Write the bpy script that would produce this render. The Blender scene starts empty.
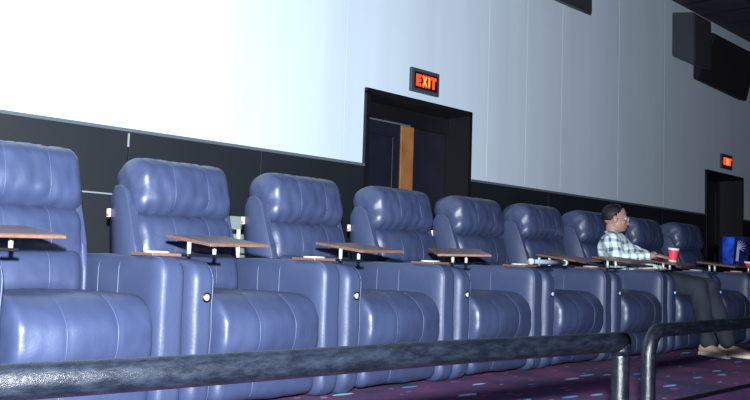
import bpy, bmesh, math, random
from mathutils import Vector, Matrix, noise
S = bpy.context.scene
C = S.collection
PI = math.pi
EYE = .642           # eye height above the seating platform
random.seed(4)

# ---------------------------------------------------------------- materials
def mat(name, col, rough=.5, metal=0., spec=.5, bump=0., bscale=40., emis=None, estr=0., var=0., vscale=6., coat=0.):
    m = bpy.data.materials.new(name); m.use_nodes = True
    nt = m.node_tree; b = nt.nodes['Principled BSDF']
    b.inputs['Base Color'].default_value = (*col, 1)
    b.inputs['Roughness'].default_value = rough
    b.inputs['Metallic'].default_value = metal
    b.inputs['Specular IOR Level'].default_value = spec
    b.inputs['Coat Weight'].default_value = coat
    tc = nt.nodes.new('ShaderNodeTexCoord')
    if bump:
        n = nt.nodes.new('ShaderNodeTexNoise'); n.inputs['Scale'].default_value = bscale; n.inputs['Detail'].default_value = 5
        bp = nt.nodes.new('ShaderNodeBump'); bp.inputs['Strength'].default_value = bump; bp.inputs['Distance'].default_value = .01
        nt.links.new(tc.outputs['Object'], n.inputs['Vector']); nt.links.new(n.outputs['Fac'], bp.inputs['Height'])
        nt.links.new(bp.outputs['Normal'], b.inputs['Normal'])
    if var:
        n2 = nt.nodes.new('ShaderNodeTexNoise'); n2.inputs['Scale'].default_value = vscale; n2.inputs['Detail'].default_value = 4
        r = nt.nodes.new('ShaderNodeValToRGB')
        r.color_ramp.elements[0].position = .35; r.color_ramp.elements[1].position = .68
        r.color_ramp.elements[0].color = (*[c*(1-var) for c in col], 1); r.color_ramp.elements[1].color = (*[min(1, c*(1+var)) for c in col], 1)
        nt.links.new(tc.outputs['Object'], n2.inputs['Vector']); nt.links.new(n2.outputs['Fac'], r.inputs['Fac'])
        nt.links.new(r.outputs['Color'], b.inputs['Base Color'])
    if emis:
        b.inputs['Emission Color'].default_value = (*emis, 1); b.inputs['Emission Strength'].default_value = estr
    return m

M = {}
M['leather'] = mat('blue_leather', (.034, .048, .109), .42, spec=.6, bump=.16, bscale=26, var=.08, vscale=5)
M['leather_side'] = mat('blue_vinyl', (.034, .048, .107), .5, spec=.5, bump=.1, bscale=90, var=.06, vscale=3)
M['leather_highlight'] = mat('leather_highlight', (.055, .075, .145), .45)  # lighter leather for seams and arm edges, their highlight put into the colour
M['black_metal'] = mat('black_metal', (.006, .006, .009), .4)
M['black_plastic'] = mat('black_plastic', (.006, .006, .01), .45)
M['steel'] = mat('steel', (.72, .78, .80), .3, metal=.45)
M['pale_tube'] = mat('brushed_tube', (.36, .45, .6), .45, metal=.3)
M['white_tag'] = mat('white_tag', (.75, .62, .66), .6)
M['red_tag'] = mat('red_tag', (.6, .08, .1), .6)
M['led'] = mat('blue_led', (.1, .2, .8), .4, emis=(.12, .3, 1.), estr=1.1)
M['wainscot'] = mat('black_wainscot', (.0045, .0075, .0125), .6, bump=.05, bscale=60, var=.2, vscale=2)
M['cap'] = mat('wainscot_cap', (.09, .11, .14), .45)
M['conduit'] = mat('pale_conduit', (.25, .28, .3), .5)
M['vent'] = mat('vent_white', (.22, .28, .28), .5)
M['dark_door'] = mat('dark_door', (.007, .0085, .018), .5, var=.15)
M['dark_frame'] = mat('dark_door_frame', (.004, .004, .007), .5)
M['ceiling'] = mat('dark_ceiling', (.035, .034, .06), .9, bump=.1, bscale=30, var=.15)
M['spk'] = mat('speaker_grille', (.022, .024, .034), .8, bump=.15, bscale=250)
M['spk2'] = mat('speaker_black', (.006, .003, .010), .8, bump=.1, bscale=200)
M['spkc'] = mat('speaker_cabinet', (.030, .033, .045), .6)
M['skin'] = mat('skin', (.37, .215, .175), .5, bump=.05, bscale=60)
M['hair'] = mat('hair', (.006, .005, .006), .6, bump=.3, bscale=90)
M['eye_white'] = mat('eye_white', (.6, .6, .6), .3)
M['iris'] = mat('iris', (.02, .01, .006), .3)
M['lip'] = mat('lip', (.24, .08, .07), .5)
M['lens'] = mat('eyeglass_lens', (.9, .95, 1.), .05)
M['lens'].node_tree.nodes['Principled BSDF'].inputs['Transmission Weight'].default_value = 1.
M['trousers'] = mat('grey_trousers', (.020, .025, .042), .85, bump=.25, bscale=18, var=.2, vscale=6)
M['shoe'] = mat('beige_shoe', (.62, .45, .34), .7, bump=.1, bscale=60)
M['sole'] = mat('white_sole', (.85, .80, .72), .6)
M['cup_red'] = mat('cup_red', (.85, .06, .09), .45)
M['cup_white'] = mat('cup_white', (.85, .8, .8), .4)
M['box_blue'] = mat('box_blue', (.02, .09, .75), .35, var=.6, vscale=9)
M['box_navy'] = mat('box_navy', (.008, .012, .07), .35, var=.6, vscale=14)
M['box_pale'] = mat('box_pale', (.35, .37, .65), .4)
M['straw'] = mat('food', (.8, .5, .2), .6)
M['exit_glow'] = mat('exit_letters', (.3, .01, .0), .4, emis=(1., .045, .012), estr=2.6)
M['exit_glow_core'] = mat('exit_letters_core', (.5, .1, .0), .4, emis=(1., .30, .03), estr=2.4)
M['exit_face'] = mat('exit_face', (.012, .004, .006), .4)
M['exit_box'] = mat('exit_housing', (.045, .055, .07), .5)
M['diffuser'] = mat('pale_plastic', (.5, .55, .65), .5)

def wood(name, c1, c2, scale=18., rough=.4):
    m = mat(name, c1, rough); nt = m.node_tree; b = nt.nodes['Principled BSDF']
    tc = nt.nodes.new('ShaderNodeTexCoord'); mp = nt.nodes.new('ShaderNodeMapping'); mp.inputs['Scale'].default_value = (1, 6, 1)
    w = nt.nodes.new('ShaderNodeTexNoise'); w.inputs['Scale'].default_value = scale; w.inputs['Detail'].default_value = 6
    r = nt.nodes.new('ShaderNodeValToRGB'); r.color_ramp.elements[0].color = (*c1, 1); r.color_ramp.elements[1].color = (*c2, 1)
    r.color_ramp.elements[0].position = .35; r.color_ramp.elements[1].position = .65
    nt.links.new(tc.outputs['Object'], mp.inputs['Vector']); nt.links.new(mp.outputs['Vector'], w.inputs['Vector'])
    nt.links.new(w.outputs['Fac'], r.inputs['Fac']); nt.links.new(r.outputs['Color'], b.inputs['Base Color'])
    return m
M['tray_top'] = wood('tray_laminate', (.10, .055, .04), (.16, .10, .08), 10, .3)
M['tray_edge'] = wood('tray_edge', (.11, .056, .04), (.17, .09, .062), 30, .45)
M['door_wood'] = wood('door_wood', (.23, .09, .03), (.33, .145, .05), 5, .5)

# wall: pale fabric / paint
def wall_mat():
    m = mat('pale_wall', (.60, .66, .68), .85, bump=.03, bscale=120)
    nt = m.node_tree; b = nt.nodes['Principled BSDF']
    tc = nt.nodes.new('ShaderNodeTexCoord')
    mp = nt.nodes.new('ShaderNodeMapping'); mp.inputs['Scale'].default_value = (2.2, 2.2, .12)
    n = nt.nodes.new('ShaderNodeTexNoise'); n.inputs['Scale'].default_value = 1.6; n.inputs['Detail'].default_value = 3
    r = nt.nodes.new('ShaderNodeValToRGB')
    r.color_ramp.elements[0].position = .3; r.color_ramp.elements[0].color = (.53, .62, .73, 1)
    r.color_ramp.elements[1].position = .7; r.color_ramp.elements[1].color = (.58, .68, .79, 1)
    nt.links.new(tc.outputs['Object'], mp.inputs['Vector']); nt.links.new(mp.outputs['Vector'], n.inputs['Vector'])
    nt.links.new(n.outputs['Fac'], r.inputs['Fac']); nt.links.new(r.outputs['Color'], b.inputs['Base Color'])
    return m
M['wall'] = wall_mat()

def carpet_mat():
    m = mat('patterned_carpet', (.04, .01, .05), .95)
    nt = m.node_tree; b = nt.nodes['Principled BSDF']; L = nt.links
    tc = nt.nodes.new('ShaderNodeTexCoord')
    n = nt.nodes.new('ShaderNodeTexNoise'); n.inputs['Scale'].default_value = 3.2; n.inputs['Detail'].default_value = 3
    L.new(tc.outputs['Object'], n.inputs['Vector'])
    base = nt.nodes.new('ShaderNodeValToRGB'); e = base.color_ramp.elements
    e[0].position = .36; e[0].color = (.030, .018, .095, 1); e[1].position = .62; e[1].color = (.15, .03, .14, 1)
    L.new(n.outputs['Fac'], base.inputs['Fac'])
    prev = base.outputs['Color']
    for sc, sy, thr, colA, colB, off in ((4.2, 3.2, .19, (.10, .32, .85, 1), (.28, .68, .95, 1), 0.), (5.5, 2.2, .15, (.42, .03, .22, 1), (.30, .06, .42, 1), 3.7), (9., 2., .13, (.08, .10, .5, 1), (.5, .30, .55, 1), 9.1)):
        mp = nt.nodes.new('ShaderNodeMapping'); mp.inputs['Scale'].default_value = (sc*.62, sc*sy*.7, 1); mp.inputs['Location'].default_value = (off, off, 0); mp.inputs['Rotation'].default_value = (0, 0, .25)
        v = nt.nodes.new('ShaderNodeTexVoronoi'); v.inputs['Scale'].default_value = 1.; v.inputs['Randomness'].default_value = 1.
        L.new(tc.outputs['Object'], mp.inputs['Vector']); L.new(mp.outputs['Vector'], v.inputs['Vector'])
        lt = nt.nodes.new('ShaderNodeMath'); lt.operation = 'LESS_THAN'; lt.inputs[1].default_value = thr
        L.new(v.outputs['Distance'], lt.inputs[0])
        sep = nt.nodes.new('ShaderNodeSeparateColor'); L.new(v.outputs['Color'], sep.inputs['Color'])
        g = nt.nodes.new('ShaderNodeMath'); g.operation = 'GREATER_THAN'; g.inputs[1].default_value = .25; L.new(sep.outputs['Red'], g.inputs[0])
        mu = nt.nodes.new('ShaderNodeMath'); mu.operation = 'MULTIPLY'; L.new(lt.outputs[0], mu.inputs[0]); L.new(g.outputs[0], mu.inputs[1])
        cm = nt.nodes.new('ShaderNodeMix'); cm.data_type = 'RGBA'; cm.inputs['A'].default_value = colA; cm.inputs['B'].default_value = colB; L.new(sep.outputs['Green'], cm.inputs['Factor'])
        mx = nt.nodes.new('ShaderNodeMix'); mx.data_type = 'RGBA'
        L.new(mu.outputs[0], mx.inputs['Factor']); L.new(prev, mx.inputs['A']); L.new(cm.outputs['Result'], mx.inputs['B'])
        prev = mx.outputs['Result']
    L.new(prev, b.inputs['Base Color'])
    fn = nt.nodes.new('ShaderNodeTexNoise'); fn.inputs['Scale'].default_value = 160
    bp = nt.nodes.new('ShaderNodeBump'); bp.inputs['Strength'].default_value = .5; bp.inputs['Distance'].default_value = .01
    L.new(tc.outputs['Object'], fn.inputs['Vector']); L.new(fn.outputs['Fac'], bp.inputs['Height']); L.new(bp.outputs['Normal'], b.inputs['Normal'])
    return m
M['carpet'] = carpet_mat()

def rail_mat():
    m = mat('worn_black_paint', (.01, .013, .018), .42)
    nt = m.node_tree; b = nt.nodes['Principled BSDF']; L = nt.links
    tc = nt.nodes.new('ShaderNodeTexCoord'); mp = nt.nodes.new('ShaderNodeMapping'); mp.inputs['Scale'].default_value = (3, 10, 10)
    L.new(tc.outputs['Object'], mp.inputs['Vector'])
    n = nt.nodes.new('ShaderNodeTexNoise'); n.inputs['Scale'].default_value = 6; n.inputs['Detail'].default_value = 8; n.inputs['Roughness'].default_value = .7
    L.new(mp.outputs['Vector'], n.inputs['Vector'])
    r = nt.nodes.new('ShaderNodeValToRGB'); e = r.color_ramp.elements
    e[0].position = .42; e[0].color = (.002, .003, .006, 1); e[1].position = .68; e[1].color = (.007, .010, .017, 1)
    c = e.new(.74); c.color = (.045, .06, .085, 1)
    L.new(n.outputs['Fac'], r.inputs['Fac']); L.new(r.outputs['Color'], b.inputs['Base Color'])
    rr = nt.nodes.new('ShaderNodeMapRange'); rr.inputs['To Min'].default_value = .16; rr.inputs['To Max'].default_value = .5
    L.new(n.outputs['Fac'], rr.inputs['Value']); L.new(rr.outputs['Result'], b.inputs['Roughness'])
    bp = nt.nodes.new('ShaderNodeBump'); bp.inputs['Strength'].default_value = .45; bp.inputs['Distance'].default_value = .006
    L.new(n.outputs['Fac'], bp.inputs['Height']); L.new(bp.outputs['Normal'], b.inputs['Normal'])
    return m
M['rail'] = rail_mat()

def plaid_mat():
    m = mat('plaid_cotton', (.6, .7, .75), .85)
    nt = m.node_tree; b = nt.nodes['Principled BSDF']; L = nt.links
    tc = nt.nodes.new('ShaderNodeTexCoord'); sp = nt.nodes.new('ShaderNodeSeparateXYZ')
    nz = nt.nodes.new('ShaderNodeTexNoise'); nz.inputs['Scale'].default_value = 7
    ad = nt.nodes.new('ShaderNodeVectorMath'); ad.operation = 'MULTIPLY_ADD'; ad.inputs[1].default_value = (.05, .05, .05)
    L.new(tc.outputs['Object'], nz.inputs['Vector']); L.new(nz.outputs['Color'], ad.inputs[0]); L.new(tc.outputs['Object'], ad.inputs[2])
    L.new(ad.outputs[0], sp.inputs[0])
    xy = nt.nodes.new('ShaderNodeMath'); xy.operation = 'SUBTRACT'; L.new(sp.outputs['X'], xy.inputs[0]); L.new(sp.outputs['Y'], xy.inputs[1])
    prev = None
    for src, per, ph, wd in ((xy.outputs[0], .085, 0, .34), (sp.outputs['Z'], .075, .3, .34)):
        d = nt.nodes.new('ShaderNodeMath'); d.operation = 'DIVIDE'; d.inputs[1].default_value = per; L.new(src, d.inputs[0])
        a = nt.nodes.new('ShaderNodeMath'); a.operation = 'ADD'; a.inputs[1].default_value = 50+ph; L.new(d.outputs[0], a.inputs[0])
        f = nt.nodes.new('ShaderNodeMath'); f.operation = 'FRACT'; L.new(a.outputs[0], f.inputs[0])
        l = nt.nodes.new('ShaderNodeMath'); l.operation = 'LESS_THAN'; l.inputs[1].default_value = wd; L.new(f.outputs[0], l.inputs[0])
        if prev is None: prev = l.outputs[0]
        else:
            s = nt.nodes.new('ShaderNodeMath'); s.operation = 'ADD'; L.new(prev, s.inputs[0]); L.new(l.outputs[0], s.inputs[1]); prev = s.outputs[0]
    h = nt.nodes.new('ShaderNodeMath'); h.operation = 'MULTIPLY'; h.inputs[1].default_value = .5; L.new(prev, h.inputs[0])
    r = nt.nodes.new('ShaderNodeValToRGB'); e = r.color_ramp.elements
    e[0].color = (.80, .92, .96, 1); e[1].color = (.10, .15, .20, 1); c = e.new(.5); c.color = (.42, .56, .63, 1)
    L.new(h.outputs[0], r.inputs['Fac']); L.new(r.outputs['Color'], b.inputs['Base Color'])
    return m
M['plaid'] = plaid_mat()

# ---------------------------------------------------------------- mesh helpers
def link(name, me, m=None, parent=None, loc=(0, 0, 0)):
    o = bpy.data.objects.new(name, me); C.objects.link(o); o.location = loc
    if m: o.data.materials.append(m)
    if parent: o.parent = parent
    return o
def obj(name, bm, m, parent=None, smooth=False, loc=(0, 0, 0)):
    bmesh.ops.recalc_face_normals(bm, faces=bm.faces)
    me = bpy.data.meshes.new(name); bm.to_mesh(me); bm.free()
    if smooth:
        for p in me.polygons: p.use_smooth = True
    return link(name, me, m, parent, loc)
def thing(name, label, cat, loc=(0, 0, 0), rz=0., group=None):
    o = bpy.data.objects.new(name, None); C.objects.link(o); o.location = loc; o.rotation_euler = (0, 0, rz); o.empty_display_size = .1
    o['label'] = label; o['category'] = cat
    if group: o['group'] = group
    return o
def tag(o, label, cat, group=None):
    o['label'] = label; o['category'] = cat
    if group: o['group'] = group
    return o
def struct(o): o['kind'] = 'structure'; return o
def box(bm, lo, hi, bev=0.):
    c = [(a+b)/2 for a, b in zip(lo, hi)]; s = [abs(b-a) for a, b in zip(lo, hi)]
    g = bmesh.ops.create_cube(bm, size=1, matrix=Matrix.Translation(c) @ Matrix.Diagonal((*s, 1)))
    if bev:
        es = list({e for v in g['verts'] for e in v.link_edges})
        bmesh.ops.bevel(bm, geom=es, offset=bev, segments=3, affect='EDGES', profile=.6)
    return bm
def boxm(lo, hi, bev=0.): return box(bmesh.new(), lo, hi, bev)
def hexa(bm, p):    # p: 4 bottom, 4 top (same order)
    v = [bm.verts.new(q) for q in p]
    for f in ((0, 1, 2, 3), (4, 5, 6, 7), (0, 1, 5, 4), (1, 2, 6, 5), (2, 3, 7, 6), (3, 0, 4, 7)): bm.faces.new([v[i] for i in f])
    return bm
def cyl(bm, c0, c1, r0, r1=None, n=20, caps=True):
    r1 = r0 if r1 is None else r1
    a = Vector(c0); b = Vector(c1); d = (b-a); q = d.to_track_quat('Z', 'Y').to_matrix().to_4x4()
    bmesh.ops.create_cone(bm, cap_ends=caps, segments=n, radius1=r0, radius2=r1, depth=d.length, matrix=Matrix.Translation((a+b)/2) @ q)
    return bm
def tube(bm, pts, r, n=10, caps=True):
    pts = [Vector(p) for p in pts]; rings = []; up = None
    for i, p in enumerate(pts):
        t = (pts[min(i+1, len(pts)-1)]-pts[max(i-1, 0)]).normalized()
        if up is None: up = t.orthogonal().normalized()
        up = (up-t*up.dot(t)).normalized(); s = t.cross(up)
        rr = r[i] if isinstance(r, (list, tuple)) else r
        rings.append([bm.verts.new(p+(up*math.cos(2*PI*k/n)+s*math.sin(2*PI*k/n))*rr) for k in range(n)])
    for a, b in zip(rings, rings[1:]):
        for k in range(n): bm.faces.new((a[k], a[(k+1) % n], b[(k+1) % n], b[k]))
    if caps: bm.faces.new(rings[0]); bm.faces.new(rings[-1][::-1])
    return bm
def lathe(bm, prof, n=24, loc=(0, 0, 0)):
    rings = [[bm.verts.new((loc[0]+r*math.cos(2*PI*k/n), loc[1]+r*math.sin(2*PI*k/n), loc[2]+z)) for k in range(n)] for r, z in prof]
    for a, b in zip(rings, rings[1:]):
        for k in range(n): bm.faces.new((a[k], a[(k+1) % n], b[(k+1) % n], b[k]))
    bm.faces.new(rings[0]); return bm

# upholstered cushion: rounded box with bulge, seams, puckers; fn(u,v,w)->point for u,v,w in [-1,1]
def cushion_fn(c, h, r, bulge=.0, topb=.0, seams=(), depth=.012, pucker=.003, tilt=0., seed=0., taper=0.):
    c = Vector(c); R = Matrix.Rotation(tilt, 3, 'X')
    def fn(u, v, w):
        p = Vector((u*h[0], v*h[1], w*h[2])); q = Vector((0, 0, 0)); inn = Vector((0, 0, 0))
        for i in range(3):
            m = h[i]-r[i]; inn[i] = max(-m, min(m, p[i])); q[i] = (p[i]-inn[i])/r[i]
        L = q.length
        if L > 1e-6:
            # push to the unit sphere using the max norm of q as radial coordinate
            mx = max(abs(q[0]), abs(q[1]), abs(q[2])); q = q/L*mx
        nrm = Vector((q[0]/r[0], q[1]/r[1], q[2]/r[2])); nrm = nrm.normalized() if nrm.length > 1e-6 else Vector((0, 0, 0))
        p = Vector((inn[i]+q[i]*r[i] for i in range(3)))
        uu, vv, ww = p.x/h[0], p.y/h[1], p.z/h[2]
        face = max(0., -nrm.y); tp = abs(nrm.z)
        p.y -= bulge*(1-uu*uu)*(1-ww*ww)*face
        p.z += (1 if ww > 0 else -1)*topb*(1-uu*uu)*(1-vv*vv)*tp
        p.x *= 1-taper*(ww*.5+.5)
        d = 0
        for sx in seams: d += depth*.22*math.exp(-((p.x-sx)/.007)**2) + depth*.06*math.exp(-((p.x-sx)/.03)**2)
        edge = max(0, abs(uu)-.55)/.45; e2 = max(0, abs(ww)-.4)/.6
        d += pucker*(.35*math.sin(p.z*75+seed*3+p.y*45)*edge*edge + .3*math.sin(p.x*60+seed+3*math.sin(p.x*17+seed))*e2*e2)
        d += .006*noise.noise(Vector((p.x*5+seed*7, p.y*5, p.z*7))) + pucker*1.2*noise.noise(Vector((p.x*24+seed, p.y*16, p.z*13)))
        p -= nrm*d
        return c+R@p
    return fn
def cushion(name, fn, m, parent, n=(34, 14, 20)):
    bm = bmesh.new(); vs = {}
    def g(i, j, k):
        key = (i, j, k)
        if key not in vs: vs[key] = bm.verts.new(fn(2*i/n[0]-1, 2*j/n[1]-1, 2*k/n[2]-1))
        return vs[key]
    for k in (0, n[2]):
        for i in range(n[0]):
            for j in range(n[1]): bm.faces.new((g(i, j, k), g(i+1, j, k), g(i+1, j+1, k), g(i, j+1, k)))
    for j in (0, n[1]):
        for i in range(n[0]):
            for k in range(n[2]): bm.faces.new((g(i, j, k), g(i+1, j, k), g(i+1, j, k+1), g(i, j, k+1)))
    for i in (0, n[0]):
        for j in range(n[1]):
            for k in range(n[2]): bm.faces.new((g(i, j, k), g(i, j+1, k), g(i, j+1, k+1), g(i, j, k+1)))
    return obj(name, bm, m, parent, True)
def stitches(fn, us, parent, wlo=-.9, vhi=.6):
    for u in us:
        bm = bmesh.new()
        pts = [fn(u, -1, wlo+(1-wlo)*t/16) for t in range(17)] + [fn(u, -1+(vhi+1)*t/10, 1) for t in range(1, 11)]
        tube(bm, pts, .0022, 6); obj('stitching', bm, M['leather_highlight'], parent, True)

def dup(root, loc=None, label=None, group=None):
    r = root.copy(); C.objects.link(r)
    if loc: r.location = loc
    if label: r['label'] = label
    if group: r['group'] = group
    def rec(a, b):
        for ch in list(a.children):
            c = ch.copy(); C.objects.link(c); c.parent = b; rec(ch, c)
    rec(root, r)
    return r

# ---------------------------------------------------------------- room
YW = 4.8; ZF = -.62; ZC = 4.09; CAPZ = 1.412
DOORS = ((4.825, 6.145, 1.995), (11.37, 12.60, 1.985))
XL, XR, YB = -5., 17., -6.
bm = bmesh.new(); box(bm, (XL, YB, ZF-.2), (XR, 1.88, ZF)); struct(obj('floor', bm, M['carpet']))
bm = bmesh.new(); box(bm, (XL, 1.88, ZF-.2), (XR, YW+1.4, 0), 0); struct(obj('floor_platform', bm, M['carpet']))
bm = bmesh.new(); tube(bm, [(XL+.1, 1.868, .004), (XR-.1, 1.868, .004)], .011, 8); struct(obj('trim_1', bm, M['black_metal']))
struct(obj('ceiling', box(bmesh.new(), (XL, YB, ZC), (XR, YW, ZC+.2)), M['ceiling']))
# ceiling grid battens (tile joints) as one trim
bm = bmesh.new()
for i in range(34): box(bm, (XL+.3+i*.61, 1., ZC-.006), (XL+.325+i*.61, YW-.01, ZC))
for j in range(6): box(bm, (XL+.3, 1.+j*.61, ZC-.006), (XR-.3, 1.025+j*.61, ZC))
struct(obj('trim_2', bm, M['black_metal']))
# back wall with two openings
bm = bmesh.new(); TH = .42
def seg(x0, x1, z0, z1): box(bm, (x0, YW, z0), (x1, YW+TH, z1))
xs = [XL, DOORS[0][0], DOORS[0][1], DOORS[1][0], DOORS[1][1], XR]
seg(xs[0], xs[1], 0, ZC); seg(xs[2], xs[3], 0, ZC); seg(xs[4], xs[5], 0, ZC)
for (a, b, h) in DOORS: seg(a, b, h, ZC)
struct(obj('wall_back', bm, M['wall']))
struct(obj('wall_right', box(bmesh.new(), (XR, YB, ZF), (XR+.2, YW+.4, ZC)), M['ceiling']))
# panel joints on the pale wall: narrow raised covers
bm = bmesh.new()
for x in (-.9, .25, 2.16, 2.70, 3.35, 4.586, 6.446, 7.08, 7.73, 8.95, 10.117, 13.9):
    zlo = CAPZ+.03
    for a, b, h in DOORS:
        if a-.1 < x < b+.1: zlo = h+.05
    box(bm, (x-.005, YW-.0015, zlo), (x+.005, YW+.004, ZC-.001), .001)
struct(obj('trim_3', bm, M['wall']))
# black wainscot in sheets, with open joints
bm = bmesh.new()
def wains(x0, x1):
    n = max(1, round((x1-x0)/1.22)); w = (x1-x0)/n
    for i in range(n): box(bm, (x0+i*w+.003, YW-.022, .002), (x0+(i+1)*w-.003, YW+.001, CAPZ-.02), .003)
wains(XL, 2.72); wains(2.72, DOORS[0][0]-.03); wains(DOORS[0][1]+.03, DOORS[1][0]-.03); wains(DOORS[1][1]+.03, XR)
struct(obj('trim_4', bm, M['wainscot']))
bm = bmesh.new()
for a, b in ((XL, DOORS[0][0]-.03), (DOORS[0][1]+.03, DOORS[1][0]-.03), (DOORS[1][1]+.03, XR)):
    box(bm, (a, YW-.034, CAPZ-.022), (b, YW+.001, CAPZ), .004)
struct(obj('trim_5', bm, M['cap']))
# pale scratch / joint filler by the wainscot top
bm = bmesh.new(); box(bm, (2.71, YW-.026, CAPZ-.115), (2.722, YW-.02, CAPZ-.03)); struct(obj('trim_6', bm, M['conduit']))
bm = bmesh.new(); tube(bm, [(1.9, YW-.03, .995), (2.3, YW-.03, .997), (2.45, YW-.03, .997), (2.75, YW-.03, .995), (3.2, YW-.03, .995)], .0055, 8)
tag(obj('wall_conduit', bm, M['conduit'], None, True), 'thin pale cable run low across the black wall panel, left of the second chair', 'cable')

# doorways: recess, dark frame and leaves
for i, (a, b, h) in enumerate(DOORS):
    nm = 'door_%d' % (i+1)
    bm = bmesh.new()     # casing around the opening, lining and head
    y0 = YW-.03
    box(bm, (a-.03, y0, 0), (a+.012, YW+TH, h)); box(bm, (b-.012, y0, 0), (b+.03, YW+TH, h)); box(bm, (a-.03, y0, h-.012), (b+.03, YW+TH, h+.03))
    struct(obj('trim_%d' % (7+i), bm, M['dark_frame']))
    if i == 0:
        yd = 5.04
        d = obj(nm, boxm((a+.014, yd, .005), (5.50, yd+.045, 1.835), .004), M['dark_door']); struct(d)
        bm = bmesh.new(); box(bm, (4.90, yd-.006, .25), (5.40, yd, .9), .01); box(bm, (4.90, yd-.006, 1.05), (5.40, yd, 1.72), .01)
        obj('door_panel', bm, M['dark_door'], d)
        bm = bmesh.new(); cyl(bm, (5.43, yd, 1.0), (5.43, yd-.05, 1.0), .012); cyl(bm, (5.43, yd-.05, 1.0), (5.33, yd-.05, 1.0), .01)
        obj('door_handle', bm, M['black_metal'], d, True)
        struct(obj('trim_9', boxm((5.502, yd-.012, 0), (5.665, yd+.05, 1.835), .004), M['door_wood']))
        struct(obj('door_3', boxm((5.67, yd+.01, .005), (b-.014, yd+.06, 1.835), .004), mat('navy_door', (.007, .009, .019), .5, var=.15)))
        struct(obj('trim_10', boxm((a+.014, yd-.02, 1.836), (b-.014, yd+.06, h-.014), .003), M['dark_frame']))
        struct(obj('trim_11', boxm((a+.016, yd-.028, 1.832), (5.60, yd-.018, 1.846), .002), M['cap']))
    else:
        yd = 5.1
        d = obj(nm, boxm((a+.03, yd, .005), (b-.03, yd+.045, h-.03), .004), M['dark_frame']); struct(d)
        bm = bmesh.new(); box(bm, (a+.2, yd-.006, 1.05), (b-.2, yd, 1.8), .01); box(bm, (a+.2, yd-.006, .2), (b-.2, yd, .9), .01)
        obj('door_panel', bm, M['dark_frame'], d)
    struct(obj('wall_recess_%d' % (i+1), boxm((a-.3, YW+TH+.0, 0), (b+.3, YW+TH+.1, 2.3)), M['dark_frame']))

# EXIT signs
def exit_sign(x, z, label, group=None):
    t = thing('exit_sign', label, 'exit sign', (x, YW, z))
    obj('housing', box(bmesh.new(), (-.192, -.03, -.105), (.192, 0, .105), .004), M['exit_box'], t)
    obj('face', box(bmesh.new(), (-.160, -.034, -.074), (.160, -.026, .074), .002), M['exit_face'], t)
    bm = bmesh.new(); H = .052; s = .013; y0, y1 = -.0375, -.033
    def bar(x0, z0, x1, z1, wd=s):
        a = Vector((x0, 0, z0)); b = Vector((x1, 0, z1)); d = (b-a).normalized(); n = Vector((-d.z, 0, d.x))*wd
        q = [a-n, b-n, b+n, a+n]
        hexa(bm, [(p.x, y0, p.z) for p in q]+[(p.x, y1, p.z) for p in q])
    X = -.135
    bar(X+s, -H, X+s, H); [bar(X, zz, X+.062, zz) for zz in (-H+s, 0, H-s)]
    X = -.057; bar(X+.01, -H, X+.062, H, .0125); bar(X+.01, H, X+.062, -H, .0125)
    X = .026; bar(X+s, -H, X+s, H)
    X = .066; bar(X, H-s, X+.072, H-s); bar(X+.036, -H, X+.036, H)
    obj('lettering', bm, M['exit_glow'], t)
    bm = bmesh.new(); y0, y1 = -.0395, -.0375
    X = -.057; bar(X+.014, -H+.012, X+.058, H-.012, .006); bar(X+.014, H-.012, X+.058, -H+.012, .006); bar(.039, -H+.01, .039, H-.01, .006)
    obj('lettering_core', bm, M['exit_glow_core'], t)
    t.scale = (.95, 1, .97)
    return t
exit_sign(5.508, 1.548+EYE, 'lit red EXIT sign above the near doorway with the wooden jamb')
exit_sign(12.02, 1.545+EYE, 'small lit red EXIT sign above the far dark doorway at right')

# wall vent
t = thing('wall_vent', 'white louvered vent low on the black wall between the second and third chairs', 'vent', (3.69, YW-.022, .585))
bm = bmesh.new(); W2, H2 = .34, .33
for lo, hi in (((-W2, -.03, -H2), (-W2+.03, 0, H2)), ((W2-.03, -.03, -H2), (W2, 0, H2)), ((-W2+.03, -.03, -H2), (W2-.03, 0, -H2+.03)), ((-W2+.03, -.03, H2-.09), (W2-.03, 0, H2))): box(bm, lo, hi, .003)
obj('frame', bm, M['vent'], t)
bm = bmesh.new()
for k in range(11):
    z = -H2+.045+k*.047
    hexa(bm, [(-W2+.03, -.03, z-.012), (W2-.03, -.03, z-.012), (W2-.03, -.006, z+.02), (-W2+.03, -.006, z+.02), (-W2+.03, -.032, z-.009), (W2-.03, -.032, z-.009), (W2-.03, -.008, z+.023), (-W2+.03, -.008, z+.023)])
obj('louvers', bm, M['vent'], t)
obj('centre_rib', box(bmesh.new(), (-.13, -.036, -H2+.03), (-.11, -.02, H2-.09)), M['cup_white'], t)
obj('backing', box(bmesh.new(), (-W2+.02, -.004, -H2+.02), (W2-.02, 0, H2-.02)), M['black_plastic'], t)

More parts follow.
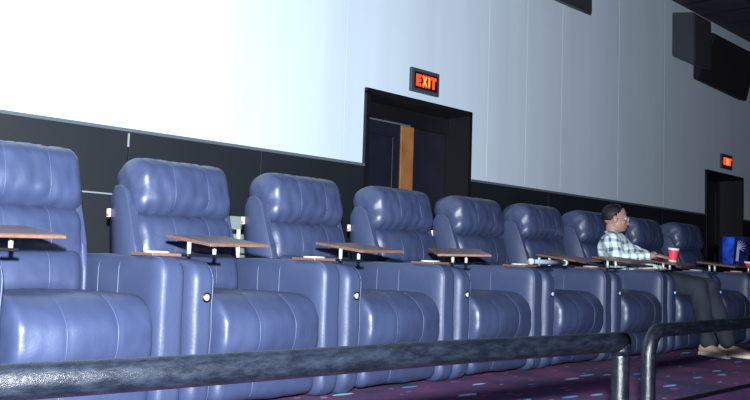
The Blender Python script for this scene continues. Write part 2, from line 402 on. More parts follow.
# speakers
def speaker(x, label, dz=0):
    t = thing('wall_speaker', label, 'speaker', (x, YW, dz), 0, 'surround speakers on the pale wall')
    zb, zf, zt0, zt1 = 3.363, 3.222, 3.926, 3.88; W = .66 if dz else .53; yf = -.30; yt = -.29
    bm = bmesh.new(); hexa(bm, [(0, -.012, zb), (W, -.012, zb), (W, yf, zf), (0, yf, zf), (0, -.012, zt0), (W, -.012, zt0), (W, yt, zt1), (0, yt, zt1)])
    bmesh.ops.bevel(bm, geom=list(bm.edges), offset=.008, segments=2, affect='EDGES')
    obj('cabinet', bm, M['spkc'], t)
    bm = bmesh.new(); hexa(bm, [(.02, yf+.005, zf+.02), (W-.02, yf+.005, zf+.02), (W-.02, yf-.012, zf+.02), (.02, yf-.012, zf+.02), (.02, yt+.005, zt1-.02), (W-.02, yt+.005, zt1-.02), (W-.02, yt-.012, zt1-.02), (.02, yt-.012, zt1-.02)])
    obj('grille', bm, M['spk'], t)
    obj('mounting_bracket', box(bmesh.new(), (.17, -.014, 3.5), (.36, 0, 3.8), .003), M['black_metal'], t)
speaker(7.14, 'black wall speaker cut by the top edge of the view, above the seats', .045)
speaker(10.29, 'black angled wall speaker high by the ceiling, nearer of the right pair')
t = thing('loudspeaker', 'wide black loudspeaker high on the wall at far right, tilted downward', 'speaker', (10.93, YW, 0))
bm = bmesh.new(); hexa(bm, [(0, -.01, 3.18), (1.56, -.01, 3.14), (1.56, -.12, 3.12), (0, -.08, 3.17), (0, -.01, 3.80), (1.56, -.01, 3.80), (1.56, -.28, 3.76), (0, -.28, 3.76)])
bmesh.ops.bevel(bm, geom=list(bm.edges), offset=.008, segments=2, affect='EDGES'); obj('cabinet', bm, M['spk2'], t)
bm = bmesh.new(); hexa(bm, [(.03, -.074, 3.195), (1.53, -.110, 3.145), (1.53, -.132, 3.142), (.03, -.096, 3.192), (.03, -.266, 3.735), (1.53, -.266, 3.735), (1.53, -.288, 3.735), (.03, -.288, 3.735)])
obj('grille', bm, M['spk2'], t)
# ceiling air diffuser at right
t = thing('ceiling_diffuser', 'pale rimmed round diffuser in the dark ceiling at top right corner', 'vent', (12.75, 4.35, ZC))
bm = bmesh.new(); tube(bm, [(.25*math.cos(a*PI/16), .25*math.sin(a*PI/16), -.012) for a in range(33)], .012, 8); obj('rim', bm, M['diffuser'], t, True)
bm = bmesh.new(); lathe(bm, [(.02, -.05), (.12, -.03), (.23, -.008), (.25, 0)]); obj('cone', bm, M['ceiling'], t, True)

# ---------------------------------------------------------------- recliner
P = .86; CX0 = 2.3925; YF = 2.926
HW = .4275
def recliner():
    t = thing('recliner', 'x', 'recliner', (0, 0, 0), 0, 'row of blue leather cinema recliners')
    Lm = M['leather']
    # body and back shell
    bm = bmesh.new(); box(bm, (-.284, .10, .035), (.284, .80, .30), .012); obj('base', bm, M['leather_side'], t)
    bm = bmesh.new()
    hexa(bm, [(-.261, .78, .30), (.261, .78, .30), (.261, .88, .28), (-.261, .88, .28), (-.261, .95, .97), (.261, .95, .97), (.261, 1.02, .97), (-.261, 1.02, .97)])
    bmesh.ops.bevel(bm, geom=list(bm.edges), offset=.02, segments=3, affect='EDGES'); obj('back_shell', bm, M['leather_side'], t, True)
    # wings either side of the back
    for s in (-1, 1):
        prof = [(.585, .57), (.615, .68), (.69, .87), (.725, .945), (.765, .97), (.83, .965), (.865, .91), (.855, .76), (.83, .60), (.80, .45), (.60, .45)]
        prof = [(y+(.12 if z > .5 else .10), z+.015) for y, z in prof]; bm = bmesh.new(); x0, x1 = (s*.255, s*(.303 if s < 0 else .283))
        A = [bm.verts.new((x0, y, z)) for y, z in prof]; B = [bm.verts.new((x1, y, z)) for y, z in prof]
        bm.faces.new(A); bm.faces.new(B)
        for i in range(len(prof)): bm.faces.new((A[i], A[(i+1) % len(prof)], B[(i+1) % len(prof)], B[i]))
        bmesh.ops.bevel(bm, geom=[e for e in bm.edges], offset=.013, segments=3, affect='EDGES', profile=.6)
        w = obj('wing', bm, M['leather_side'], t, True)
        if s < 0:
            tg = obj('care_tag', box(bmesh.new(), (-.313, .972, .825), (-.303, .992, .865)), M['white_tag'], w)
            obj('tag_print', box(bmesh.new(), (-.3145, .976, .828), (-.3125, .990, .840)), M['red_tag'], tg)
    # arms
    for s in (-1, 1):
        cx = s*.357
        if s > 0: fn = cushion_fn((cx, .405, .319), (.0685, .415, .313), (.035, .075, .075), topb=.004, pucker=.0008, depth=0, seed=2)
        else: fn = cushion_fn((cx, .405, .314), (.0685, .415, .308), (.045, .09, .085), topb=.010, pucker=.0008, depth=0, seed=5)
        arm = cushion('armrest', fn, M['leather_side'], t, (14, 30, 26))
        # painted highlight along the inner front edge, and joints on the inner side panel
        bm = bmesh.new(); u = -.62 if s > 0 else .62
        tube(bm, [fn(u, -1, -.95+1.95*k/20) for k in range(21)]+[fn(u, -1+1.7*k/16, 1) for k in range(1, 17)], .0028, 6)
        obj('edge_highlight', bm, M['leather_highlight'], arm, True)  # pale tube stands in for the sheen on the rounded arm corner
        for yy in (-.25, .15):
            bm = bmesh.new(); tube(bm, [fn(-s*1, yy, -.2+1.16*k/10) for k in range(11)], .0022, 6); obj('stitching', bm, M['leather_highlight'], arm, True)
        pass
    # seat, footrest, lumbar, mid pillow, head pillow
    S3 = (-.095, .105)
    hs = .288
    fn = cushion_fn((0, .295, .318), (hs, .325, .160), (.035, .15, .13), bulge=.025, topb=.012, seams=S3, pucker=.0022, seed=1)
    c = cushion('seat', fn, Lm, t, (44, 22, 22)); stitches(fn, [x/hs for x in S3], c)
    fn = cushion_fn((0, .085, .108), (hs, .09, .085), (.04, .06, .055), bulge=.012, seams=S3, pucker=.0015, seed=9)
    c = cushion('footrest', fn, Lm, t, (36, 10, 14)); stitches(fn, [x/hs for x in S3], c, vhi=-.6)
    hs = .284
    fn = cushion_fn((0, .70, .535), (hs, .10, .115), (.06, .07, .07), bulge=.03, seams=S3, depth=.010, pucker=.002, tilt=-.18, seed=3)
    c = cushion('lumbar_cushion', fn, Lm, t, (36, 12, 16)); stitches(fn, [x/hs for x in S3], c)
    hs = .288
    fn = cushion_fn((0, .835, .715), (hs, .095, .135), (.055, .08, .075), bulge=.04, seams=S3, depth=.010, pucker=.0035, tilt=-.24, seed=6)
    c = cushion('back_cushion', fn, Lm, t, (40, 14, 20)); stitches(fn, [x/hs for x in S3], c)
    hs = .292
    fn = cushion_fn((0, .885, .965), (hs, .125, .150), (.065, .105, .085), bulge=.03, topb=.0, seams=S3, depth=.011, pucker=.005, tilt=-.22, seed=11, taper=.04)
    c = cushion('head_cushion', fn, Lm, t, (46, 20, 26)); stitches(fn, [x/hs for x in S3], c)
    # cup holder on the right arm
    bm = bmesh.new(); box(bm, (.290, .05, .633), (.425, .215, .646), .004); cp = obj('cup_holder_plate', bm, M['tray_edge'], t)
    bm = bmesh.new(); lathe(bm, [(.044, .646), (.046, .653), (.052, .653), (.053, .646)], 24, (.357, .13, 0)); obj('cup_holder_ring', bm, M['steel'], cp, True)
    # recline button on the left arm front
    bm = bmesh.new(); cyl(bm, (-.3475, 0, .471), (-.3475, -.0135, .471), .021, n=20); bt = obj('recline_button', bm, M['black_plastic'], t, True)
    bm = bmesh.new(); cyl(bm, (-.3475, -.012, .471), (-.3475, -.016, .471), .013, n=16); obj('button_cap', bm, M['steel'], bt, True)
    return t

def tray(parent, dx=0., dy=0., yaw=0., tilt=.11, mesh=[None]):
    """wood laminate swing tray on two steel posts from the left arm"""
    p1 = Vector((-.395, .06, 0)); p2 = Vector((-.262, .07, 0))
    pr = bpy.data.objects.new('tray_arm', None)
    a = obj('tray_bracket', boxm((-.02, -.02, .0), (.155, .02, .012), .003), M['black_metal'], parent)
    a.location = (p1.x, p1.y, .634); a.rotation_euler = (0, 0, math.atan2(p2.y-p1.y, p2.x-p1.x))
    for p in (p1, p2):
        bm = bmesh.new(); cyl(bm, (p.x, p.y, .645), (p.x, p.y, .694), .0085, n=14); obj('tray_post', bm, M['steel'], parent, True)
    bm = bmesh.new(); box(bm, (-.15, -.165, -.006), (.15, .165, .006), .003)
    tt = obj('tray', bm, M['tray_edge'], parent); tt.location = (-.235+dx, .09+dy, .704); tt.rotation_euler = (tilt, -.02, yaw)
    obj('tray_surface', boxm((-.140, -.155, .0058), (.140, .155, .0072)), M['tray_top'], tt)
    obj('tray_mount', boxm((-.12, -.07, -.014), (.0, .05, -.0058), .003), M['black_metal'], tt)
    return tt

LBL = ['nearest blue leather recliner, cut off by the left edge of the view',
 'blue leather recliner second from the left, in front of the black wall',
 'blue leather recliner third from the left, just right of the white vent',
 'blue leather recliner fourth from the left, in front of the wooden door jamb',
 'blue leather recliner with a pale steel bar lying on the armrest at its left side',
 'x',
 'dark blue recliner the man in the plaid shirt sits in',
 'dark blue recliner partly hidden just behind the man in plaid',
 'farthest dark blue recliner at the right end, past the red cup']
LBL[5] = 'blue leather recliner just left of the man in the plaid shirt'
proto = recliner(); seats = []
tr = {-1: (-.045, 0, .0), 0: (0, 0, 0.), 1: (.0, 0, .0), 2: (-.07, .0, -.7), 3: (.50, .16, -.1), 4: (.15, .02, -.1), 5: (.02, .04, .0), 6: (.17, .0, .05), 7: (-.05, .08, .0)}
for i in range(9):
    k = i-1; loc = (CX0+P*k, YF, 0)
    r = proto if i == 0 else dup(proto, loc); r.location = loc; r['label'] = LBL[i]; seats.append(r)
RECL = [(.02, -.125, -.015), (.02, -.055, -.01), (.005, -.02, 0), (0, .0, 0), (-.01, .03, .005), (-.01, .05, .01), (-.01, .05, .01), (0, .02, .0), (0, 0, 0)]
for r, off in zip(seats, RECL):      # each back is reclined a little differently
    for ch in r.children:
        if ch.name.split('.')[0] in ('back_shell', 'wing', 'back_cushion', 'head_cushion'): ch.location = off
        if ch.name.split('.')[0] == 'lumbar_cushion': ch.location = (0, off[1]*.35, 0)
for i, r in enumerate(seats):
    dx, dy, yw = tr[i-1]; tray(r, dx, dy, yw)
    if i in (4, 6, 7, 8):
        bm = bmesh.new(); cyl(bm, (-.3475, -.015, .471), (-.3475, -.018, .471), .010, n=14); obj('button_light', bm, M['led'], r, True)
    if i == 4:
        lk = obj('tray_link', boxm((0, -.015, 0), (.42, .015, .010), .002), M['black_metal'], r); lk.location = (-.28, .08, .676); lk.rotation_euler = (0, 0, .28)
        bm = bmesh.new(); tube(bm, [(-.56, -.0, .668), (-.15, .03, .668)], .0135, 14); sb = obj('support_bar', bm, M['pale_tube'], r, True)
        bm = bmesh.new(); cyl(bm, (-.585, -.002, .668), (-.56, .0, .668), .019, n=16); obj('bar_collar', bm, M['steel'], sb, True); bm = bmesh.new(); cyl(bm, (-.15, .03, .668), (-.125, .032, .668), .019, n=16); obj('bar_collar', bm, M['steel'], sb, True)

# ---------------------------------------------------------------- guard rails
def arc(c, r, a0, a1, n, ax, ay):
    return [Vector(c)+ax*(r*math.cos(a0+(a1-a0)*k/n))+ay*(r*math.sin(a0+(a1-a0)*k/n)) for k in range(n+1)]
ZR = EYE-.207
t = thing('guard_rail', 'long worn black pipe rail crossing in front of the recliners from the left', 'railing', (2.275, 1.2, ZF))
o = lambda x, y, z: (x-2.275, y-1.2, z-ZF)
bm = bmesh.new(); pts = []
for k in range(60):
    x = -.9+(2.275+.9)*k/59; pts.append(o(x, 1.42-.0975*(x+.9)/1.2*.86+0, ZR+.006*(1-k/59)+.001*math.sin(x*5)))
tube(bm, pts, [.030-.002*k/59 for k in range(60)], 24); obj('top_rail', bm, M['rail'], t, True)
yend = pts[-1][1]+1.2
bm = bmesh.new(); pz = [o(2.262, yend, ZF+.01+(ZR-.012-ZF)*k/24) for k in range(25)]
tube(bm, pz, .025, 20); obj('post', bm, M['rail'], t, True)
bm = bmesh.new(); tube(bm, [o(-.5, 1.39, ZF+.01), o(-.5, 1.39, ZR-.01)], .025, 20); obj('post', bm, M['rail'], t, True)
bm = bmesh.new(); tube(bm, [o(2.262, yend, ZR-.04), o(2.262, yend, ZR-.022), o(2.262, yend, ZR-.005)], [.0262, .0290, .027], 20); obj('weld_bead', bm, M['rail'], t, True)
bm = bmesh.new(); cyl(bm, o(2.262, yend, ZF), o(2.262, yend, ZF+.012), .06, n=24); cyl(bm, o(-.5, 1.39, ZF), o(-.5, 1.39, ZF+.012), .06, n=24); obj('base_plate', bm, M['rail'], t)

t = thing('guard_rail', 'second black pipe rail at right with a curved corner, starting near the post', 'railing', (2.66, 1.31, ZF))
o2 = lambda x, y, z: (x-2.66, y-1.31, z-ZF)
ZR2 = EYE-.2015
pts = [Vector(o2(2.66, 1.31, ZF+.01+(ZR2-.085-ZF)*k/24)) for k in range(24)]
pts += arc(Vector(o2(2.66+.085, 1.31, ZR2-.085)), .085, PI, PI/2, 10, Vector((1, 0, 0)), Vector((0, 0, 1)))
pts += [Vector(o2(2.745+.05+2.6*k/20, 1.31+.002*k, ZR2)) for k in range(21)]
bm = bmesh.new(); tube(bm, pts, .0235, 20); obj('bent_pipe', bm, M['rail'], t, True)
bm = bmesh.new(); tube(bm, [o2(5.3, 1.35, ZF+.01), o2(5.3, 1.35, ZR2-.01)], .0235, 20); obj('post', bm, M['rail'], t, True)
bm = bmesh.new(); cyl(bm, o2(2.66, 1.31, ZF), o2(2.66, 1.31, ZF+.012), .06, n=24); cyl(bm, o2(5.3, 1.35, ZF), o2(5.3, 1.35, ZF+.012), .06, n=24); obj('base_plate', bm, M['rail'], t)

# ---------------------------------------------------------------- red cup, blue box, food tray
def tray_pt(i, lx, ly, lift=.0075):
    tt = [c for c in seats[i].children if c.name.startswith('tray') and c.type == 'MESH' and c.name.split('.')[0] == 'tray'][0]
    m = Matrix.Translation(seats[i].location) @ Matrix.Translation(tt.location) @ tt.rotation_euler.to_matrix().to_4x4()
    return m @ Vector((lx, ly, lift)), tt.rotation_euler.copy()
p, e = tray_pt(6, .085, -.02)
c_t = thing('paper_cup', 'red paper cup with a white rim standing on the tray beside the man', 'cup', p); c_t.rotation_euler = e; c_t.scale = (.92, .92, .86)
bm = bmesh.new(); lathe(bm, [(.032, 0), (.033, .012), (.043, .112)], 28); obj('cup_body', bm, M['cup_red'], c_t, True)
bm = bmesh.new(); lathe(bm, [(.0425, .106), (.0465, .108), (.0465, .124), (.043, .126), (.02, .127)], 28); obj('cup_rim', bm, M['cup_white'], c_t, True)
bm = bmesh.new(); lathe(bm, [(.0335, -.0005), (.0345, .012), (.034, .013)], 28); obj('cup_base', bm, M['cup_white'], c_t, True)

p, e = tray_pt(8, .02, .08)
b_t = thing('snack_box', 'tall blue snack box with pale streaks on the farthest tray, at right edge', 'box', p, -.80)
b_t.rotation_euler = (e[0]*.7, 0, -.62)
bm = bmesh.new(); w, d, h = .125, .06, .255
hexa(bm, [(-w*.92, -d*.9, 0), (w*.92, -d*.9, 0), (w*.92, d*.9, 0), (-w*.92, d*.9, 0), (-w, -d, h), (w, -d, h), (w, d, h), (-w, d, h)])
bmesh.ops.bevel(bm, geom=list(bm.edges), offset=.003, segments=2, affect='EDGES'); obj('carton', bm, M['box_navy'], b_t)
obj('side_panel', hexa(bmesh.new(), [(-w*.92-.002, -d*.9, .004), (-w*.3, -d*.9-.002, .004), (-w*.3, -d*.9+.002, .004), (-w*.92-.002, -d*.2, .004), (-w-.002, -d-.002, h-.004), (-w*.3, -d-.002, h-.004), (-w*.3, -d+.002, h-.004), (-w-.002, -d*.2, h-.004)]), M['box_blue'], b_t)
bm = bmesh.new()
for k in range(7):     # pale fan of streaks on the printed front
    a0 = Vector((.0, 0, .16)); an = -.5+k*.34; L_ = .085-.006*abs(k-2)
    dv = Vector((math.cos(an), 0, math.sin(an))); nn = Vector((-dv.z, 0, dv.x))*.005
    q = [a0-nn, a0+dv*L_-nn*.4, a0+dv*L_+nn*.4, a0+nn]
    yy = lambda z: -d*(.9+.1*z/h)-.003
    hexa(bm, [(v.x, yy(v.z), v.z) for v in q]+[(v.x, yy(v.z)+.0025, v.z) for v in q])
hexa(bm, [(-.012, -d-.001, .03), (.012, -d-.001, .03), (.012, -d+.003, .03), (-.012, -d+.003, .03), (-.006, -d-.002, .17), (.02, -d-.002, .17), (.02, -d+.003, .17), (-.006, -d+.003, .17)])
obj('printed_streaks', bm, M['box_pale'], b_t)
p, e = tray_pt(8, -.02, -.11)
f_t = thing('food_tray', 'small red and white paper food tray in front of the blue snack box', 'food tray', p); f_t.rotation_euler = (e[0], 0, .1)
bm = bmesh.new(); hexa(bm, [(-.05, -.035, 0), (.05, -.035, 0), (.05, .035, 0), (-.05, .035, 0), (-.07, -.05, .035), (.07, -.05, .035), (.07, .05, .035), (-.07, .05, .035)]); obj('paper_tray', bm, M['cup_red'], f_t)
obj('white_rim', hexa(bmesh.new(), [(-.071, -.051, .026), (.071, -.051, .026), (.071, .051, .026), (-.071, .051, .026), (-.075, -.054, .04), (.075, -.054, .04), (.075, .054, .04), (-.075, .054, .04)]), M['cup_white'], f_t)

# ---------------------------------------------------------------- person
def skin_mesh(verts, edges, radii, sub=2):
    """overlapping tapered limbs with ball joints; fuse() turns them into one continuous surface"""
    bm = bmesh.new()
    for v, r in zip(verts, radii):
        bmesh.ops.create_uvsphere(bm, u_segments=20, v_segments=14, radius=r, matrix=Matrix.Translation(v))
    for a_, b_ in edges:
        n_ = 6; pa, pb = Vector(verts[a_]), Vector(verts[b_])
        tube(bm, [pa.lerp(pb, k/n_) for k in range(n_+1)], [radii[a_]+(radii[b_]-radii[a_])*k/n_ for k in range(n_+1)], 20)
    me = bpy.data.meshes.new('tmp'); bm.to_mesh(me); bm.free(); return me
def fuse(meshes, bms, name, m, parent, vox=.006, smooth=4):
    bm = bmesh.new()
    for q in meshes: bm.from_mesh(q)
    for q in bms:
        tmp = bpy.data.meshes.new('t'); q.to_mesh(tmp); q.free(); bm.from_mesh(tmp)
    me = bpy.data.meshes.new('t'); bm.to_mesh(me); bm.free()
    o = bpy.data.objects.new('t', me); C.objects.link(o)
    rm = o.modifiers.new('r', 'REMESH'); rm.mode = 'VOXEL'; rm.voxel_size = vox; rm.use_smooth_shade = True
    if smooth:
        sm = o.modifiers.new('m', 'SMOOTH'); sm.iterations = smooth; sm.factor = .5
    bpy.context.view_layer.update()
    ev = o.evaluated_get(bpy.context.evaluated_depsgraph_get()); m2 = bpy.data.meshes.new_from_object(ev)
    bpy.data.objects.remove(o); m2.name = name
    for pgn in m2.polygons: pgn.use_smooth = True
    m2.materials.clear()
    return link(name, m2, m, parent)
def ell(c, r, seg=24, rot=None):
    bm = bmesh.new(); mt = Matrix.Translation(c)
    if rot: mt = mt @ rot
    bmesh.ops.create_uvsphere(bm, u_segments=seg, v_segments=seg*2//3, radius=1, matrix=mt @ Matrix.Diagonal((*r, 1)))
    return bm
SX = CX0+P*5
man = thing('person', 'man in a pale plaid shirt, dark trousers and glasses seated in a recliner, looking right', 'person', (SX, YF, 0))
# joints, relative to the seat centre front on the platform (y back)
pel = Vector((-.02, .33, .57)); wai = Vector((-.10, .48, .68)); che = Vector((-.185, .59, .80)); nk0 = Vector((-.165, .615, .925)); nk1 = Vector((-.165, .625, .985))
yaw = .50; sd = Vector((math.cos(yaw), math.sin(yaw), 0))      # toward his left (+x), shoulders turned
shR = che-sd*.185+Vector((0, .02, .055)); shL = che+sd*.185+Vector((0, .02, .055))
elR = Vector((-.415, .41, .70)); elL = Vector((.13, .40, .715))
wrR = Vector((-.275, .20, .752)); wrL = Vector((-.14, .27, .76))
hiR = pel+Vector((-.09, 0, -.02)); hiL = pel+Vector((.09, 0, -.02))
knR = Vector((-.09, -.085, .515)); knL = Vector((.06, -.10, .515))
anR = Vector((-.165, -.195, .10)); anL = Vector((-.045, -.30, .10))
V = [pel, wai, che, nk0, nk1, shR, (shR+elR)/2, elR, (elR*.6+wrR*.4), wrR, shL, (shL+elL)/2, elL, (elL*.6+wrL*.4), wrL, hiR, (hiR+knR)/2, knR, (knR*.62+anR*.38), anR, hiL, (hiL+knL)/2, knL, (knL*.62+anL*.38), anL]
Ed = [(0, 1), (1, 2), (2, 3), (3, 4), (2, 5), (3, 5), (3, 10), (5, 6), (6, 7), (7, 8), (8, 9), (2, 10), (10, 11), (11, 12), (12, 13), (13, 14), (0, 15), (15, 16), (16, 17), (17, 18), (18, 19), (0, 20), (20, 21), (21, 22), (22, 23), (23, 24)]
Rr = [.115, .105, .110, .052, .049, .058, .045, .038, .036, .024, .058, .045, .038, .036, .024, .085, .072, .052, .048, .032, .085, .072, .052, .048, .032]
torso = skin_mesh(V, Ed, Rr)
# hands: palm + five fingers, each a chain
def hand(wr, dirv, side, upn):
    dirv = dirv.normalized(); upn = (upn-dirv*upn.dot(dirv)).normalized(); lat = dirv.cross(upn)*side
    pal = wr+dirv*.05
    out = [ell(pal, (.026, .045, .015), 16, dirv.to_track_quat('Y', 'Z').to_matrix().to_4x4())]
    for k, (off, ln) in enumerate(((.030, .070), (.010, .078), (-.010, .073), (-.028, .058))):
        b = wr+dirv*.085+lat*off*.8; q = [b-dirv*.02]
        for j in range(4):
            a = .02+.13*j; q.append(q[-1]+(dirv*math.cos(a)-upn*math.sin(a))*ln*(.38 if j == 0 else .3))
        bm_ = bmesh.new(); tube(bm_, q, [.0092, .009, .0085, .008, .006], 8); out.append(bm_)
    b = wr+dirv*.025+lat*.022; q = [b, b+lat*.022+dirv*.018-upn*.004, b+lat*.030+dirv*.042-upn*.010, b+lat*.028+dirv*.062-upn*.018]
    bm_ = bmesh.new(); tube(bm_, q, [.012, .0105, .009, .007], 8); out.append(bm_)
    return out
hR = hand(wrR, Vector((.93, -.35, -.06)), 1, Vector((0, 0, 1))); hL = hand(wrL, Vector((.25, -.95, -.10)), -1, Vector((0, 0, 1)))
# head
HC = Vector((-.150, .600, 1.058)); hy = .62        # face direction: -Y turned toward +X
HM = Matrix.Translation(HC) @ Matrix.Rotation(hy, 4, 'Z') @ Matrix.Rotation(.04, 4, 'X') @ Matrix.Scale(1.08, 4)
def hell(c, r, rx=0.):
    bm_ = ell((0, 0, 0), (1, 1, 1), 28); bm_.transform(HM @ Matrix.Translation(c) @ Matrix.Rotation(rx, 4, 'X') @ Matrix.Diagonal((*r, 1))); return bm_
hd = [hell((0, .012, .028), (.073, .093, .086)), hell((0, -.018, -.030), (.060, .070, .082)), hell((0, -.050, -.088), (.030, .030, .026)),
      hell((0, -.082, -.018), (.011, .018, .030), -.35), hell((0, -.096, -.036), (.015, .014, .011)), hell((0, -.070, .018), (.050, .018, .012)),
      hell((.074, .010, -.012), (.010, .019, .031)), hell((-.074, .010, -.012), (.010, .019, .031)), hell((.034, -.055, -.030), (.022, .020, .02)), hell((-.034, -.055, -.030), (.022, .020, .02)),
      hell((0, -.078, -.058), (.024, .012, .007)), hell((0, -.076, -.068), (.021, .012, .007))]
body = fuse([torso], hR+hL+hd, 'body', M['skin'], man, .0055, 3)
def part_h(name, bm_, m): return obj(name, bm_, m, man, True)
for s in (-1, 1):
    e_ = part_h('eye', hell((s*.030, -.072, .002), (.013, .011, .008)), M['eye_white'])
    obj('iris', hell((s*.030, -.0815, .002), (.006, .003, .006)), M['iris'], e_, True)
    obj('eyebrow', hell((s*.031, -.084, .024), (.019, .005, .0042)), M['hair'], man, True)
part_h('beard', hell((0, -.052, -.100), (.030, .030, .018)), M['hair'])
part_h('lips', hell((0, -.086, -.063), (.021, .006, .008)), M['lip'])
# hair: cap shell above the ears, trimmed away from the face
bm = bmesh.new(); bmesh.ops.create_uvsphere(bm, u_segments=40, v_segments=28, radius=1)
kill = []
for v in bm.verts:
    if v.co.z < (-.60 if v.co.y > .25 else (-.60+(.25-v.co.y)*1.15 if v.co.y > -.45 else .30+(-.45-v.co.y)*1.0)): kill.append(v)
bmesh.ops.delete(bm, geom=kill, context='VERTS')
for v in bm.verts: v.co = Vector((v.co.x*.0765, .013+v.co.y*.0945, .027+v.co.z*.087))+v.co.normalized()*.003*noise.noise(v.co*9)
bm.transform(HM); hr = obj('hair', bm, M['hair'], man, True)
sm = hr.modifiers.new('thickness', 'SOLIDIFY'); sm.thickness = .006; sm.offset = -1
# beard shadow kept off; glasses
bm = bmesh.new()
for s in (-1, 1):
    tube(bm, [(s*.033+.024*math.cos(a*PI/10), -.0965+.004*abs(math.cos(a*PI/10)), .000+.017*math.sin(a*PI/10)) for a in range(21)], .0016, 6)
    tube(bm, [(s*.057, -.092, .004), (s*.074, -.07, .006), (s*.079, .0, .004), (s*.078, .02, -.006)], .0016, 6)
tube(bm, [(-.009, -.0965, .004), (0, -.099, .007), (.009, -.0965, .004)], .0016, 6)
bm.transform(HM); gl = obj('glasses', bm, M['steel'], man, True)
for s in (-1, 1):
    bm = bmesh.new(); bmesh.ops.create_circle(bm, cap_ends=True, segments=20, radius=1, matrix=Matrix.Translation((s*.033, -.0955, 0)) @ Matrix.Rotation(PI/2, 4, 'X') @ Matrix.Diagonal((.0235, .0165, 1, 1)))
    bmesh.ops.solidify(bm, geom=list(bm.faces), thickness=.001); bm.transform(HM); obj('lens', bm, M['lens'], gl)
# shirt
sv = [pel+Vector((0, .0, .0)), wai, che, nk0-Vector((0, 0, .02)), shR, (shR+elR)/2, elR, (elR*.6+wrR*.4), wrR*.84+elR*.16, shL, (shL+elL)/2, elL, (elL*.6+wrL*.4), wrL*.84+elL*.16]
se = [(0, 1), (1, 2), (2, 3), (2, 4), (3, 4), (3, 9), (4, 5), (5, 6), (6, 7), (7, 8), (2, 9), (9, 10), (10, 11), (11, 12), (12, 13)]
sr = [.138, .138, .138, .066, .070, .062, .056, .046, .036, .070, .062, .056, .046, .036]
sh = fuse([skin_mesh(sv, se, sr)], [ell(tuple(che+Vector((-.005, -.0, .02))), (.185, .122, .13), 24, Matrix.Rotation(yaw, 4, 'Z'))], 'shirt', M['plaid'], man, .008, 3)
for v in sh.data.vertices: v.co += Vector((noise.noise(v.co*14), noise.noise(v.co*14+Vector((9, 0, 0))), noise.noise(v.co*14+Vector((0, 9, 0)))))*.010
bm = bmesh.new(); cc = nk0+Vector((-.002, -.008, .018))
ring = []
for a in range(24):
    an = a*PI/12; rr = .062; ring.append((cc.x+rr*math.cos(an), cc.y+rr*math.sin(an)*1.0, cc.z-.012+.014*math.sin(an)))
tube(bm, ring+[ring[0]], .012, 8, False); obj('collar', bm, M['plaid'], sh, True)
# trousers
tv = [pel, hiR, (hiR+knR)/2, knR, (knR*.62+anR*.38), anR+Vector((0, 0, .0)), hiL, (hiL+knL)/2, knL, (knL*.62+anL*.38), anL]
te = [(0, 1), (1, 2), (2, 3), (3, 4), (4, 5), (0, 6), (6, 7), (7, 8), (8, 9), (9, 10)]
trr = [.125, .105, .09, .074, .068, .056, .105, .09, .074, .068, .056]
tro = fuse([skin_mesh(tv, te, trr)], [], 'trousers', M['trousers'], man, .009, 3)
for v in tro.data.vertices: v.co += Vector((noise.noise(v.co*11), noise.noise(v.co*11+Vector((9, 0, 0))), 0))*.014
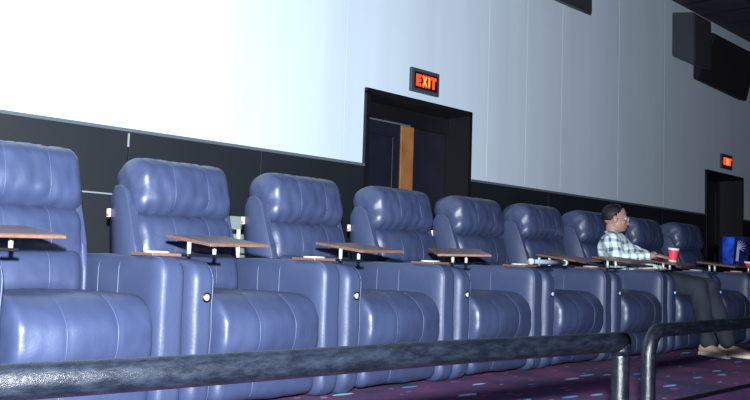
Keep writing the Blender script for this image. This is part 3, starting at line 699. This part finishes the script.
# shoes
def shoe(an, ang):
    R = Matrix.Translation((an.x, an.y, 0)) @ Matrix.Rotation(ang, 4, 'Z')
    bm_ = bmesh.new()
    secs = [(.075, .028, .060), (.06, .036, .085), (.02, .038, .088), (-.04, .040, .074), (-.10, .046, .058), (-.15, .045, .046), (-.19, .034, .036), (-.205, .016, .028)]
    rings = []
    for y, w, h in secs:
        rings.append([bm_.verts.new((w*math.cos(k*2*PI/16), y, .022+max(-.012, h*.5+h*.5*math.sin(k*2*PI/16)-.01))) for k in range(16)])
    for a, b in zip(rings, rings[1:]):
        for k in range(16): bm_.faces.new((a[k], a[(k+1) % 16], b[(k+1) % 16], b[k]))
    bm_.faces.new(rings[0]); bm_.faces.new(rings[-1]); bm_.transform(R)
    s_ = obj('shoe', bm_, M['shoe'], man, True)
    bm_ = bmesh.new(); out = [(s*(w+.004), y) for s in (1,) for y, w, h in secs] + [(-(w+.004), y) for y, w, h in reversed(secs)]
    A = [bm_.verts.new((x, y, .002)) for x, y in out]; B = [bm_.verts.new((x, y, .026)) for x, y in out]
    bm_.faces.new(A); bm_.faces.new(B[::-1])
    for k in range(len(out)): bm_.faces.new((A[k], A[(k+1) % len(out)], B[(k+1) % len(out)], B[k]))
    bm_.transform(R); obj('sole', bm_, M['sole'], s_)
shoe(anR, -.45); shoe(anL, -.15)

# ---------------------------------------------------------------- light
l = bpy.data.lights.new('camera_flash', 'SPOT'); l.energy = 3500; l.color = (.90, .96, 1.); l.spot_size = math.radians(150); l.spot_blend = 1.; l.shadow_soft_size = .035
lo = bpy.data.objects.new('camera_flash', l); C.objects.link(lo); lo.location = (-.04, -.05, EYE+.24)
lo.rotation_euler = (Vector((2.7, 4.8, EYE+2.9))-lo.location).to_track_quat('-Z', 'Y').to_euler()
w = bpy.data.worlds.new('w'); S.world = w; w.use_nodes = True
w.node_tree.nodes['Background'].inputs[0].default_value = (.27, .24, .7, 1); w.node_tree.nodes['Background'].inputs[1].default_value = .07

# ---------------------------------------------------------------- camera
f, yw_, pit, rol = 855.14, .80145, .0708, .0320
Fh = Vector((math.sin(yw_), math.cos(yw_), 0)); Rt = Vector((math.cos(yw_), -math.sin(yw_), 0)); Up = Vector((0, 0, 1))
Fw = Fh*math.cos(pit)+Up*math.sin(pit); U0 = -Fh*math.sin(pit)+Up*math.cos(pit)
right = Rt*math.cos(rol)+U0*math.sin(rol); up = U0*math.cos(rol)-Rt*math.sin(rol)
cam = bpy.data.cameras.new('camera'); co = bpy.data.objects.new('camera', cam); C.objects.link(co)
cam.sensor_width = 36; cam.lens = f*36/750; cam.clip_start = .05
mw = Matrix((right, up, -Fw)).transposed().to_4x4(); mw.translation = Vector((0, 0, EYE)); co.matrix_world = mw
S.camera = co
S.view_settings.view_transform = 'Standard'; S.view_settings.look = 'None'; S.view_settings.gamma = 1; S.view_settings.exposure = 0
